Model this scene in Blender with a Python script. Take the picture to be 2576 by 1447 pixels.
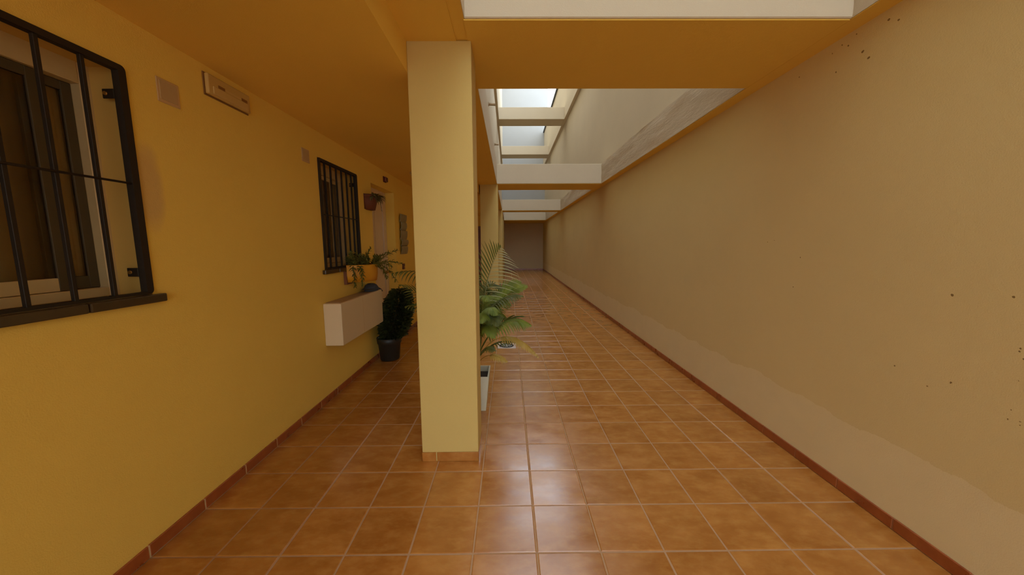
import bpy, bmesh, math, random
from mathutils import Vector, Matrix, Euler, noise

random.seed(11)
for _o in list(bpy.data.objects):
    bpy.data.objects.remove(_o, do_unlink=True)
SC = bpy.context.scene
COL = SC.collection

# ------------------------------------------------------------------ camera, sky, exposure
EYE = 1.594
F_PX, PITCH, YAW, ROLL = 881.22, 0.1228, 0.0081, -0.0056
cp, sp, cw, sw, cr, sr = math.cos(PITCH), math.sin(PITCH), math.cos(YAW), math.sin(YAW), math.cos(ROLL), math.sin(ROLL)
r0 = Vector((cw, -sw, 0)); u0 = Vector((sp*sw, sp*cw, cp)); f0 = Vector((cp*sw, cp*cw, -sp))
cam_r = r0*cr + u0*sr
cam_u = u0*cr - r0*sr
cam_d = bpy.data.cameras.new('camera'); cam = bpy.data.objects.new('camera', cam_d); COL.objects.link(cam)
M = Matrix((cam_r, cam_u, -f0)).transposed().to_4x4(); M.translation = Vector((0, 0, EYE))
cam.matrix_world = M
cam_d.sensor_width = 36.0; cam_d.lens = F_PX/2576.0*36.0; cam_d.clip_start = 0.02; cam_d.clip_end = 300
SC.camera = cam

world = bpy.data.worlds.new('sky'); SC.world = world; world.use_nodes = True
bg = world.node_tree.nodes['Background']
bg.inputs['Color'].default_value = (0.83, 0.92, 1.0, 1)
bg.inputs['Strength'].default_value = 1.0
SC.view_settings.view_transform = 'Standard'; SC.view_settings.look = 'None'
SC.view_settings.gamma = 1.0; SC.view_settings.use_curve_mapping = False
SC.view_settings.exposure = 2.03
SC.cycles.max_bounces = 14; SC.cycles.diffuse_bounces = 10

# ------------------------------------------------------------------ node materials
def nt(name):
    m = bpy.data.materials.new(name); m.use_nodes = True
    t = m.node_tree; b = t.nodes['Principled BSDF']
    return m, t, b
def N(t, kind, **kw):
    n = t.nodes.new(kind)
    for k, v in kw.items():
        setattr(n, k, v)
    return n
def math_n(t, op, a, b=None, c=None):
    n = N(t, 'ShaderNodeMath', operation=op)
    for i, v in enumerate((a, b, c)):
        if v is None: continue
        if isinstance(v, (int, float)): n.inputs[i].default_value = v
        else: t.links.new(v, n.inputs[i])
    return n.outputs[0]
def mixc(t, fac, a, b):
    n = N(t, 'ShaderNodeMix', data_type='RGBA')
    if isinstance(fac, (int, float)): n.inputs[0].default_value = fac
    else: t.links.new(fac, n.inputs[0])
    for i, v in ((6, a), (7, b)):
        if isinstance(v, tuple): n.inputs[i].default_value = (*v, 1) if len(v) == 3 else v
        else: t.links.new(v, n.inputs[i])
    return n.outputs[2]
def noise_n(t, vec, scale, detail=3, rough=.55, out='Fac'):
    n = N(t, 'ShaderNodeTexNoise'); n.inputs['Scale'].default_value = scale
    n.inputs['Detail'].default_value = detail; n.inputs['Roughness'].default_value = rough
    if vec is not None: t.links.new(vec, n.inputs['Vector'])
    return n.outputs[out]
def ramp(t, fac, a, b):
    n = N(t, 'ShaderNodeMapRange'); n.inputs[1].default_value = a; n.inputs[2].default_value = b
    t.links.new(fac, n.inputs[0]); return n.outputs[0]
def bump(t, b, h, strength, dist):
    n = N(t, 'ShaderNodeBump'); n.inputs['Strength'].default_value = strength; n.inputs['Distance'].default_value = dist
    t.links.new(h, n.inputs['Height']); t.links.new(n.outputs[0], b.inputs['Normal'])
def simple(name, col, rough=.5, metal=0, var=.12, scale=18, bs=0, bd=.002, spec=.5):
    m, t, b = nt(name)
    g = N(t, 'ShaderNodeTexCoord').outputs['Object']
    f = noise_n(t, g, scale)
    dark = tuple(c*(1-var) for c in col); lite = tuple(min(1, c*(1+var)) for c in col)
    t.links.new(mixc(t, f, dark, lite), b.inputs['Base Color'])
    b.inputs['Roughness'].default_value = rough; b.inputs['Metallic'].default_value = metal
    b.inputs['Specular IOR Level'].default_value = spec
    if bs: bump(t, b, noise_n(t, g, scale*6, 4), bs, bd)
    return m
def stretch(t, g):
    n = N(t, 'ShaderNodeVectorMath', operation='MULTIPLY'); n.inputs[1].default_value = (1, .4, 2.2); t.links.new(g, n.inputs[0]); return n.outputs[0]
def plaster(name, col, patches=(), specks=(), band=None, grain=.35, mottle=.06, rough=.85, coarse=0):
    """painted render; patches = (y, z, ry, rz, colour); specks = (y, z, r): chips of lost paint; band = newer paint low on the wall"""
    m, t, b = nt(name)
    g = N(t, 'ShaderNodeNewGeometry').outputs['Position']
    sep = N(t, 'ShaderNodeSeparateXYZ'); t.links.new(g, sep.inputs[0])
    big = noise_n(t, g, 1.3, 4, .6)
    c = mixc(t, big, tuple(x*(1-mottle) for x in col), tuple(min(1, x*(1+mottle)) for x in col))
    hgt = noise_n(t, g, 160, 5, .65)
    hgt = math_n(t, 'ADD', hgt, math_n(t, 'MULTIPLY', noise_n(t, g, 22, 3), .8))
    if coarse:
        hgt = math_n(t, 'ADD', hgt, math_n(t, 'MULTIPLY', noise_n(t, stretch(t, g), 7, 6, .7), coarse))
    if band:
        edge = math_n(t, 'ADD', band[0], math_n(t, 'MULTIPLY', math_n(t, 'SUBTRACT', noise_n(t, g, 2.6, 5, .65), .5), .17))
        lo = math_n(t, 'LESS_THAN', sep.outputs[2], edge)
        c = mixc(t, lo, c, mixc(t, noise_n(t, g, 5, 3), tuple(x*.96 for x in band[1]), tuple(x*1.04 for x in band[1])))
        hgt = math_n(t, 'ADD', hgt, math_n(t, 'MULTIPLY', lo, .9))
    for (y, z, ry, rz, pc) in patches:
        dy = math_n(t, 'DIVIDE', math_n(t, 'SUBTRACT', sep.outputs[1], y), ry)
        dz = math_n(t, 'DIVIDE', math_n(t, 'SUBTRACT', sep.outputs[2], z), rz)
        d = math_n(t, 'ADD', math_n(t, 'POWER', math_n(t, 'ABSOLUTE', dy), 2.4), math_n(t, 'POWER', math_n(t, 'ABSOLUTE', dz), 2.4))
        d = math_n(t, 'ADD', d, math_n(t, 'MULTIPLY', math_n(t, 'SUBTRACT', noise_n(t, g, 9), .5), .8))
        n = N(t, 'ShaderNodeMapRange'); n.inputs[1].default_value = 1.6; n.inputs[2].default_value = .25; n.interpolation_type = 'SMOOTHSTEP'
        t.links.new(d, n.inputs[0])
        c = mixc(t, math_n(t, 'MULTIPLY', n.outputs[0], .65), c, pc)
    if specks:
        wob = N(t, 'ShaderNodeVectorMath', operation='ADD')
        sc_ = N(t, 'ShaderNodeVectorMath', operation='SCALE'); sc_.inputs['Scale'].default_value = .012
        t.links.new(noise_n(t, g, 60, 2, .5, 'Color'), sc_.inputs[0])
        t.links.new(g, wob.inputs[0]); t.links.new(sc_.outputs[0], wob.inputs[1])
        s2 = N(t, 'ShaderNodeSeparateXYZ'); t.links.new(wob.outputs[0], s2.inputs[0])
        tot = None
        for (y, z, r) in specks:
            r = r*.46
            dy = math_n(t, 'SUBTRACT', s2.outputs[1], y+.006); dz = math_n(t, 'SUBTRACT', s2.outputs[2], z+.006)
            d = math_n(t, 'ADD', math_n(t, 'MULTIPLY', dy, dy), math_n(t, 'MULTIPLY', dz, dz))
            k = math_n(t, 'LESS_THAN', d, r*r)
            tot = k if tot is None else math_n(t, 'MAXIMUM', tot, k)
        c = mixc(t, math_n(t, 'MULTIPLY', tot, .85), c, (.16, .085, .02))
        hgt = math_n(t, 'SUBTRACT', hgt, math_n(t, 'MULTIPLY', tot, 1.5))
    t.links.new(c, b.inputs['Base Color'])
    b.inputs['Roughness'].default_value = rough; b.inputs['Specular IOR Level'].default_value = .25
    bump(t, b, hgt, grain, .004)
    return m

TILE = .333; TX0 = -.197; TY0 = 1.639
def tile_material(name, dark, mid, lite, rough=.20):
    m, t, b = nt(name)
    g = N(t, 'ShaderNodeNewGeometry').outputs['Position']
    v = N(t, 'ShaderNodeVectorMath', operation='SUBTRACT'); t.links.new(g, v.inputs[0]); v.inputs[1].default_value = (TX0, TY0, .166)
    w = N(t, 'ShaderNodeVectorMath', operation='SCALE'); w.inputs['Scale'].default_value = 1/TILE; t.links.new(v.outputs[0], w.inputs[0])
    fl = N(t, 'ShaderNodeVectorMath', operation='FLOOR'); t.links.new(w.outputs[0], fl.inputs[0])
    wn = N(t, 'ShaderNodeTexWhiteNoise', noise_dimensions='3D'); t.links.new(fl.outputs[0], wn.inputs['Vector'])
    off = N(t, 'ShaderNodeVectorMath', operation='MULTIPLY_ADD')
    t.links.new(wn.outputs['Color'], off.inputs[0]); off.inputs[1].default_value = (30, 30, 30); t.links.new(g, off.inputs[2])
    st = N(t, 'ShaderNodeVectorMath', operation='MULTIPLY'); st.inputs[1].default_value = (.75, 1.35, 1); t.links.new(off.outputs[0], st.inputs[0])
    f1 = ramp(t, noise_n(t, st.outputs[0], 5.5, 5, .6), .32, .68)
    f2 = ramp(t, noise_n(t, st.outputs[0], 14, 4, .6), .45, .8)
    c = mixc(t, f1, dark, mid)
    c = mixc(t, math_n(t, 'MULTIPLY', f2, .55), c, lite)
    hsv = N(t, 'ShaderNodeHueSaturation'); t.links.new(c, hsv.inputs['Color'])
    t.links.new(math_n(t, 'ADD', .94, math_n(t, 'MULTIPLY', wn.outputs['Value'], .12)), hsv.inputs['Value'])
    t.links.new(hsv.outputs[0], b.inputs['Base Color'])
    t.links.new(math_n(t, 'ADD', rough-.05, math_n(t, 'MULTIPLY', f1, .12)), b.inputs['Roughness'])
    b.inputs['Specular IOR Level'].default_value = .95
    bump(t, b, noise_n(t, g, 45, 3), .12, .002)
    return m
def leaf_material(name, a, b_, rough=.45, trans=.25):
    m, t, b = nt(name)
    g = N(t, 'ShaderNodeNewGeometry').outputs['Position']
    f = ramp(t, noise_n(t, g, 9, 3), .3, .7)
    t.links.new(mixc(t, f, a, b_), b.inputs['Base Color'])
    b.inputs['Roughness'].default_value = rough
    b.inputs['Subsurface Weight'].default_value = 0
    tr = N(t, 'ShaderNodeBsdfTranslucent'); tr.inputs[0].default_value = (*[min(1, x*1.3) for x in b_], 1)
    mx = N(t, 'ShaderNodeMixShader'); mx.inputs[0].default_value = trans
    out = t.nodes['Material Output']
    t.links.new(b.outputs[0], mx.inputs[1]); t.links.new(tr.outputs[0], mx.inputs[2]); t.links.new(mx.outputs[0], out.inputs['Surface'])
    return m
def glass_material(name):
    m, t, b = nt(name)
    b.inputs['Base Color'].default_value = (.86, .83, .76, 1); b.inputs['Transmission Weight'].default_value = 1
    g = N(t, 'ShaderNodeTexCoord').outputs['Object']
    t.links.new(ramp(t, noise_n(t, g, 4), -1, 14), b.inputs['Roughness'])
    b.inputs['IOR'].default_value = 1.45
    return m

YEL = (.80, .555, .108)
CREAM = (.72, .585, .29)
PALE = (.58, .495, .36)
SPK = [(1.655, 1.338, .012), (2.349, 2.82, .012), (2.249, 2.734, .016), (2.208, 2.68, .018), (2.394, 2.846, .011), (2.418, 2.695, .012),
       (2.30, 2.86, .009), (2.114, 2.833, .014), (2.06, 2.80, .013), (1.61, .916, .008), (1.86, .913, .009), (2.60, 1.264, .008), (2.83, 1.613, .007),
       (2.561, 1.486, .008), (2.46, 2.83, .008), (2.72, 2.80, .010), (1.70, .86, .007), (2.9, 1.6, .006), (1.45, 1.36, .01)]
RR = random.Random(4)
RUB = [(1.36+.05*RR.random(), .80+.42*RR.random(), .003+.006*RR.random()) for i in range(10)]
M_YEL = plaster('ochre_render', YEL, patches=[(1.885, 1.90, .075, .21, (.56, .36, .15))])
M_CEIL = plaster('ochre_ceiling_render', (.80, .53, .10), mottle=.05)
M_PIL = plaster('pillar_render', (.58, .43, .145))
M_CREAM = plaster('cream_render', CREAM, specks=SPK+RUB, band=(.468, (.77, .65, .37)))
M_PALE = plaster('pale_render', PALE, coarse=.3)
M_ROUGH = plaster('rough_beam_render', (.56, .47, .34), coarse=3.5, grain=.75)
M_WHITE_W = plaster('white_render', (.37, .37, .36), mottle=.04)
M_DARKW = plaster('brown_render', (.58, .44, .26), mottle=.05)
M_TILE = tile_material('glazed_terracotta', (.32, .115, .018), (.44, .185, .036), (.54, .27, .066))
M_SKIRT = tile_material('skirting_terracotta', (.25, .055, .014), (.34, .085, .018), (.40, .12, .03), .3)
M_YARD = simple('yard_paving', (.60, .52, .42), .9)
M_GROUT = simple('grout', (.42, .25, .13), .9, var=.15, scale=25)
M_JOINT = simple('dark_mortar', (.34, .14, .06), .9)
M_MORTAR = simple('mortar', (.58, .44, .26), .9, var=.12)
M_IRON = simple('black_iron', (.020, .013, .007), .6, .0, .3, 30, .2, spec=.3)
M_SILL = simple('brown_glazed_sill', (.055, .034, .014), .3, 0, .3, 12, .1)
M_ALU = simple('cream_window_paint', (.60, .45, .22), .4, 0, .06)
M_REVEAL = simple('tan_reveal', (.62, .39, .09), .8, 0, .05, 4)
M_SASH = simple('brown_shaded_sash', (.075, .055, .025), .65, 0, .1)
M_BLIND = simple('brown_blind', (.55, .37, .17), .8, 0, .12, 6)
M_DIMROOM = simple('dim_room_sheet', (.34, .22, .10), .8, 0, .12, 6)
M_CURT = simple('pale_curtain', (.46, .36, .22), .85, 0, .12, 8)
M_GLASS = glass_material('window_glass')
M_DOORW = simple('white_door_paint', (.66, .52, .35), .35, 0, .04)
M_WOOD = simple('red_brown_wood', (.16, .04, .014), .4, 0, .25, 9)
M_BRASS = simple('dull_brass', (.40, .22, .06), .35, .8, .1)
M_BOX = simple('white_painted_box', (.68, .54, .32), .5, 0, .03, 4)
M_BOXTOP = simple('shaded_top', (.42, .28, .14), .7, 0, .2, 14)
M_TERRA = simple('terracotta_pot', (.14, .034, .008), .7, 0, .15, 14, .2)
M_TERRA2 = simple('brown_plate', (.16, .05, .016), .7, 0, .15, 14)
M_YPOT = simple('yellow_pot_glaze', (.62, .27, .012), .45, 0, .06, 6)
M_BLKPOT = simple('dark_plastic', (.020, .018, .012), .5, 0, .1)
M_SOIL = simple('soil', (.035, .022, .012), .95, 0, .5, 60, .6, .01)
M_GREYPOT = simple('pale_grey_planter', (.60, .58, .44), .55, 0, .05)
M_NAVY = simple('navy_cloth', (.044, .050, .060), .85, 0, .2, 40, .3)
M_PLATE = simple('grey_pink_plate', (.48, .33, .15), .6, 0, .05)
M_PLATE2 = simple('pale_plate_rim', (.55, .36, .16), .6, 0, .05)
M_LAMP = simple('beige_plastic', (.54, .36, .11), .4, 0, .05)
M_LAMP2 = simple('cream_diffuser', (.58, .40, .14), .3, 0, .05)
M_GASK = simple('brown_gasket', (.22, .10, .02), .7, 0, .1)
M_RED = simple('dark_red_plastic', (.11, .018, .008), .4, 0, .1)
M_SLATE = simple('grey_green_ceramic', (.27, .23, .115), .5, 0, .35, 9)
M_STEEL = simple('drain_metal', (.34, .36, .33), .4, .5, .1)
M_DRPL = simple('drain_plate', (.55, .47, .42), .5, 0, .1)
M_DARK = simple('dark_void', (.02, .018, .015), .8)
M_PIPE = simple('spout_pipe', (.32, .22, .12), .6)
M_COPE = simple('dark_coping', (.05, .055, .06), .5)
M_PALM = leaf_material('palm_leaf', (.085, .13, .008), (.23, .28, .03), .6)
M_PALM2 = leaf_material('palm_leaf_pale', (.26, .27, .11), (.44, .43, .22), .6)
M_PALMY = leaf_material('palm_leaf_yellow', (.38, .25, .04), (.52, .36, .07))
M_PALMD = leaf_material('palm_leaf_dark', (.055, .075, .008), (.14, .15, .022), .6)
M_STALK = simple('palm_stalk', (.24, .22, .05), .5, 0, .2)
M_SHRUB = leaf_material('dark_shrub_leaf', (.022, .032, .006), (.055, .065, .014), .4, .12)
M_FERN = leaf_material('fern_leaf', (.07, .085, .010), (.18, .18, .035), .5, .2)
M_TWIG = simple('twig', (.07, .035, .012), .8)
M_SPIKE = leaf_material('spiky_leaf', (.06, .065, .02), (.20, .19, .09), .45, .2)

# ------------------------------------------------------------------ mesh builder
class MB:
    def __init__(s): s.b = bmesh.new()
    def box(s, x0, x1, y0, y1, z0, z1, bev=0, seg=1, rot=None):
        vs = [s.b.verts.new(p) for p in ((x0,y0,z0),(x1,y0,z0),(x1,y1,z0),(x0,y1,z0),(x0,y0,z1),(x1,y0,z1),(x1,y1,z1),(x0,y1,z1))]
        fs = [s.b.faces.new([vs[i] for i in q]) for q in ((3,2,1,0),(4,5,6,7),(0,1,5,4),(1,2,6,5),(2,3,7,6),(3,0,4,7))]
        if bev:
            es = list({e for f in fs for e in f.edges})
            r = bmesh.ops.bevel(s.b, geom=es, offset=bev, segments=seg, affect='EDGES', profile=.5)
        return s
    def prism(s, poly, axis, a, b_):
        """poly in the two other axes (cyclic order), extruded along axis 'x','y' or 'z'"""
        def P(u, v, w):
            return {'x': (w, u, v), 'y': (u, w, v), 'z': (u, v, w)}[axis]
        A = [s.b.verts.new(P(u, v, a)) for u, v in poly]; B = [s.b.verts.new(P(u, v, b_)) for u, v in poly]
        n = len(poly)
        s.b.faces.new(A); s.b.faces.new(B[::-1])
        for i in range(n):
            s.b.faces.new((A[i], B[i], B[(i+1) % n], A[(i+1) % n]))
        return s
    def tube(s, pts, rad, seg=6, cap=True):
        pts = [Vector(p) for p in pts]; rings = []
        for i, p in enumerate(pts):
            d = (pts[min(i+1, len(pts)-1)]-pts[max(i-1, 0)]).normalized()
            a = d.orthogonal().normalized() if i == 0 else (a - d*a.dot(d)).normalized()
            c = d.cross(a); r = rad[i] if isinstance(rad, (list, tuple)) else rad
            rings.append([s.b.verts.new(p + (a*math.cos(2*math.pi*k/seg)+c*math.sin(2*math.pi*k/seg))*r) for k in range(seg)])
        for A, B in zip(rings, rings[1:]):
            for k in range(seg):
                f = s.b.faces.new((A[k], A[(k+1) % seg], B[(k+1) % seg], B[k])); f.smooth = True
        if cap:
            s.b.faces.new(rings[0][::-1]); s.b.faces.new(rings[-1])
        return s
    def lathe(s, prof, c, seg=24, a0=0, a1=2*math.pi, sx=1, sy=1, smooth=True):
        full = abs(a1-a0-2*math.pi) < 1e-6; n = seg if full else seg+1
        rings = []
        for r, z in prof:
            rings.append([s.b.verts.new((c[0]+sx*r*math.cos(a0+(a1-a0)*k/seg), c[1]+sy*r*math.sin(a0+(a1-a0)*k/seg), c[2]+z)) for k in range(n)])
        for A, B in zip(rings, rings[1:]):
            for k in range(seg):
                k2 = (k+1) % n
                f = s.b.faces.new((A[k], A[k2], B[k2], B[k])); f.smooth = smooth
        return s
    def disc(s, c, r, z, seg=24, a0=0, a1=2*math.pi):
        full = abs(a1-a0-2*math.pi) < 1e-6; n = seg if full else seg+1
        s.b.faces.new([s.b.verts.new((c[0]+r*math.cos(a0+(a1-a0)*k/seg), c[1]+r*math.sin(a0+(a1-a0)*k/seg), z)) for k in range(n)])
        return s
    def strip(s, pts, wid, side):
        """a leaf: centre line pts, half widths, side vector"""
        L = []; R = []
        for p, w, sd in zip(pts, wid, side):
            L.append(s.b.verts.new(p - sd*w)); R.append(s.b.verts.new(p + sd*w))
        for i in range(len(pts)-1):
            f = s.b.faces.new((L[i], R[i], R[i+1], L[i+1])); f.smooth = True
        return s
    def build(s, name, mat, parent=None, kind=None, label=None, smooth=False, origin=None):
        bmesh.ops.remove_doubles(s.b, verts=s.b.verts, dist=1e-6)
        bmesh.ops.recalc_face_normals(s.b, faces=s.b.faces)
        if origin is None and parent is None:
            co = [v.co for v in s.b.verts]
            origin = Vector(((min(c.x for c in co)+max(c.x for c in co))/2, (min(c.y for c in co)+max(c.y for c in co))/2, min(c.z for c in co)))
        if parent is not None:
            origin = wpos(parent)
        for v in s.b.verts: v.co -= origin
        me = bpy.data.meshes.new(name); s.b.to_mesh(me); s.b.free()
        if smooth:
            for p in me.polygons: p.use_smooth = True
        me.materials.append(mat)
        o = bpy.data.objects.new(name, me); COL.objects.link(o)
        if parent is not None:
            o.parent = parent
        else:
            o.location = origin
        if kind: o['kind'] = kind
        if label: o['label'] = label
        return o
def wpos(o):
    p = Vector(o.location)
    while o.parent is not None:
        o = o.parent; p += Vector(o.location)
    return p
def thing(name, label, cat, loc, group=None, kind=None):
    o = bpy.data.objects.new(name, None); COL.objects.link(o); o.location = loc; o.empty_display_size = .05
    o['label'] = label; o['category'] = cat
    if group: o['group'] = group
    if kind: o['kind'] = kind
    return o
def tag(o, label, cat, kind=None, group=None):
    o['label'] = label; o['category'] = cat
    if kind: o['kind'] = kind
    if group: o['group'] = group
    return o
def struct(o, label, cat):
    return tag(o, label, cat, 'structure')

# ------------------------------------------------------------------ dimensions (metres, camera stands at x = y = 0)
LX, RX = -1.868, 2.138
Y0, Y1 = -4.6, 22.05
ZS, ZT = 2.897, 3.31          # underside and top of the first slab
ZC = 2.70                     # low ceiling on the left
OPL, OPR = -.254, 2.012       # roof opening
BEAMS = [(-3.55, -2.62), (2.207, 3.138), (7.813, 8.677), (13.878, 14.551), (19.409, 22.05)]
ZU, ZU2 = 6.27, 6.70          # second slab
PXL, PXR = -.650, -.235

# ---- floor
fl = MB().box(LX-.2, RX+.3, Y0, Y1, -.16, -.0022).build('floor', M_GROUT, kind='structure')
struct(fl, 'long corridor floor of square orange-brown glazed tiles with pale joints', 'floor')
def tile_mesh(mb, x, y, w, d, dz=0):
    b = .004
    lo = [(x-w/2, y-d/2), (x+w/2, y-d/2), (x+w/2, y+d/2), (x-w/2, y+d/2)]
    hi = [(x-w/2+b, y-d/2+b), (x+w/2-b, y-d/2+b), (x+w/2-b, y+d/2-b), (x-w/2+b, y+d/2-b)]
    A = [mb.b.verts.new((*p, -.008)) for p in lo]; B = [mb.b.verts.new((*p, -.0025+dz)) for p in lo]; C = [mb.b.verts.new((*p, dz)) for p in hi]
    mb.b.faces.new(C)
    for i in range(4):
        j = (i+1) % 4
        mb.b.faces.new((A[i], A[j], B[j], B[i])); mb.b.faces.new((B[i], B[j], C[j], C[i]))
mb = MB(); tile_mesh(mb, 0, 0, TILE-.008, TILE-.008)
bmesh.ops.recalc_face_normals(mb.b, faces=mb.b.faces)
tme = bpy.data.meshes.new('tile'); mb.b.to_mesh(tme); mb.b.free(); tme.materials.append(M_TILE)
rest = MB(); n_tile = 0
floor_loc = wpos(fl)
row0 = -18
for r in range(row0, 62):
    for k in range(-5, 7):
        x = TX0+(k+.5)*TILE; y = TY0+(r+.5)*TILE
        if y > Y1-.05: continue
        if r >= -2 and n_tile < 300:
            o = bpy.data.objects.new('tile', tme); COL.objects.link(o); o.parent = fl
            o.location = Vector((x, y, random.uniform(-.0006, .0006))) - floor_loc
            o.rotation_euler = (random.uniform(-.0016, .0016), random.uniform(-.0016, .0016), random.uniform(-.002, .002))
            n_tile += 1
        else:
            tile_mesh(rest, x, y, TILE-.008, TILE-.008, random.uniform(-.0006, .0004))
rest.build('distant_tiles', M_TILE, fl, kind='stuff', label='smaller looking tiles of the same floor farther down the corridor')

# ---- walls
def wall_with_holes(name, x0, x1, y0, y1, z0, z1, holes, mat):
    mb = MB(); ys = sorted({y0, y1, *[h[0] for h in holes], *[h[1] for h in holes]})
    for a, b_ in zip(ys, ys[1:]):
        hs = [h for h in holes if h[0] <= a+1e-6 and h[1] >= b_-1e-6]
        if not hs: mb.box(x0, x1, a, b_, z0, z1)
        else:
            h = hs[0]
            if h[2] > z0: mb.box(x0, x1, a, b_, z0, h[2])
            if h[3] < z1: mb.box(x0, x1, a, b_, h[3], z1)
    return mb.build(name, mat)
W1 = (.952, 1.836, 1.335, 2.462); W2 = (3.563, 4.447, 1.335, 2.455); D1 = (4.90, 5.85, 0, 2.432)
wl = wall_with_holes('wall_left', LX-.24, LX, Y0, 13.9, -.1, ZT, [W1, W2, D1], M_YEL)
struct(wl, 'ochre yellow rendered wall with barred windows and a white door', 'wall')
wr = MB().box(RX, RX+.3, Y0, Y1+.25, -.1, ZT).build('wall_right', M_CREAM)
struct(wr, 'long plain cream wall with a paler painted strip along its foot', 'wall')
struct(MB().box(RX+.09, RX+.4, Y0, Y1, ZT, ZU).build('wall_right_upper', M_PALE), 'pale upper wall seen through the roof openings above the cream wall', 'wall')
struct(MB().box(-.27, RX+.3, Y1, Y1+.25, -.1, ZT).build('wall_far', M_DARKW), 'plain brownish end wall closing the far end of the corridor', 'wall')
struct(MB().box(-.345, 2.37, Y1, Y1+.25, ZT, 12.6).box(-.8, -.345, Y1, Y1+.25, ZT, ZU2).build('wall_far_upper', M_WHITE_W), 'tall white end wall rising into the sky beyond the roof beams', 'wall')
struct(MB().box(-.64, -.27, 13.9, Y1, -.1, ZS).build('wall_inner', M_PIL), 'yellow inner wall beside the far floor behind the palm', 'wall')
struct(MB().box(LX, -.64, 13.9, 14.1, -.1, ZC).build('wall_cross', M_YEL), 'ochre cross wall ending the low left passage', 'wall')
struct(MB().box(-20, 20, -40, Y0, -.3, -.02).build('ground', M_YARD), 'open paved yard outside the corridor mouth behind the viewer', 'ground')
struct(MB().box(-.72, -.42, Y0, Y1, ZT, ZU).build('wall_left_upper', M_PALE), 'pale upper storey wall on the left above the roof opening', 'wall')
struct(MB().box(-.9, -.345, Y0, Y1, ZU2, 12.2).build('wall_left_top', M_PALE), 'pale top storey wall on the left under the sky', 'wall')

# ---- slabs and beams
mb = MB().box(LX, PXL, Y0, 13.9, ZC, ZT)
struct(mb.build('ceiling', M_CEIL), 'low ochre ceiling over the left passage', 'ceiling')
mb = MB().box(PXL, -.33, Y0, 13.9, ZS-.008, ZT).box(-.33, OPL, Y0, 13.9, ZS, ZT).box(-.64, OPL, 13.9, Y1, ZS, ZT)
lb_ = mb.build('long_beam', M_CEIL)
MB().box(OPL-.003, OPL+.003, Y0, Y1, ZS+.004, ZT+.001).build('beam_face', M_PALE, lb_, label='pale face towards the roof openings')
struct(lb_, 'long ochre beam on the pillars along the left edge of the roof openings', 'beam')
# right edge beam, with a rough hand-trowelled inner face
mb = MB(); ny, nz = 300, 8
ya, yb = Y0, Y1
g = [[None]*(nz+1) for _ in range(ny+1)]
for i in range(ny+1):
    y = ya+(yb-ya)*i/ny
    for j in range(nz+1):
        z = ZS+(ZT-ZS)*j/nz
        nn = noise.noise(Vector((y*1.3, z*6, 0)))*.012+noise.noise(Vector((y*4.1, z*14, 5)))*.007
        wob = noise.noise(Vector((y*2.2, 3, 1)))*.018 if j == nz else 0
        g[i][j] = mb.b.verts.new((OPR+(nn if 0 < j else nn*.3), y, z+wob))
for i in range(ny):
    for j in range(nz):
        f = mb.b.faces.new((g[i][j], g[i][j+1], g[i+1][j+1], g[i+1][j])); f.smooth = True
top = [(mb.b.verts.new((RX+.1, ya+(yb-ya)*i/ny, ZT))) for i in range(ny+1)]
bot = [(mb.b.verts.new((RX, ya+(yb-ya)*i/ny, ZS))) for i in range(ny+1)]
for i in range(ny):
    mb.b.faces.new((g[i][nz], top[i], top[i+1], g[i+1][nz])); mb.b.faces.new((bot[i], g[i][0], g[i+1][0], bot[i+1]))
for i in range(ny):
    e = mb.b.edges.get((g[i][nz], g[i+1][nz])); e.smooth = False
    e = mb.b.edges.get((g[i][0], g[i+1][0])); e.smooth = False
rb = mb.build('edge_beam', M_ROUGH)
struct(rb, 'rough pale edge beam running along the top of the cream wall', 'beam')
MB().box(OPR+.004, RX, Y0, Y1, ZS-.006, ZS+.003).build('soffit', M_CEIL, rb)
bl = ['first cross beam overhead behind the viewer', 'nearest wide cross beam, meeting the yellow pillar', 'second cross beam down the corridor above the palm',
      'third cross beam down the corridor', 'last cross beam against the far end wall']
for (a, b_), lb in zip(BEAMS, bl):
    o = MB().box(OPL, OPR+.01, a, b_, ZS+.001, ZT, .006).build('cross_beam', M_PALE)
    struct(o, lb, 'beam')
    u = MB().box(OPL-.002, OPR+.002, a+.012, b_-.012, ZS-.006, ZS+.002).build('soffit', M_CEIL, o)
ubl = ['upper storey cross beam over the palm', 'nearer pale cross beam of the upper storey seen against the sky',
       'farther pale cross beam of the upper storey']
for (a, b_), lb in zip([(7.9, 8.6), (13.87, 14.65), (19.1, 19.95)], ubl):
    struct(MB().box(-.345, 2.12, a, b_, ZU, ZU2, .006).build('upper_beam', M_PALE), lb, 'beam')
struct(MB().box(-.9, -.345, Y0, Y1, ZU, ZU2).build('upper_edge_beam', M_PALE), 'upper storey edge beam along the left of the sky opening', 'beam')
struct(MB().box(2.12, 2.55, Y0, Y1, ZU, ZU2).build('upper_edge_beam', M_PALE), 'upper storey edge beam along the right of the sky opening', 'beam')
pr = MB().box(2.16, 2.40, Y0, Y1-.05, ZU2, 8.22).build('wall_parapet', M_PALE)
struct(pr, 'pale roof parapet on the right under a dark coping', 'wall')
MB().box(2.09, 2.46, Y0, Y1-.05, 8.22, 8.29, .008).build('coping', M_COPE, pr, label='dark coping along the parapet top')

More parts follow.
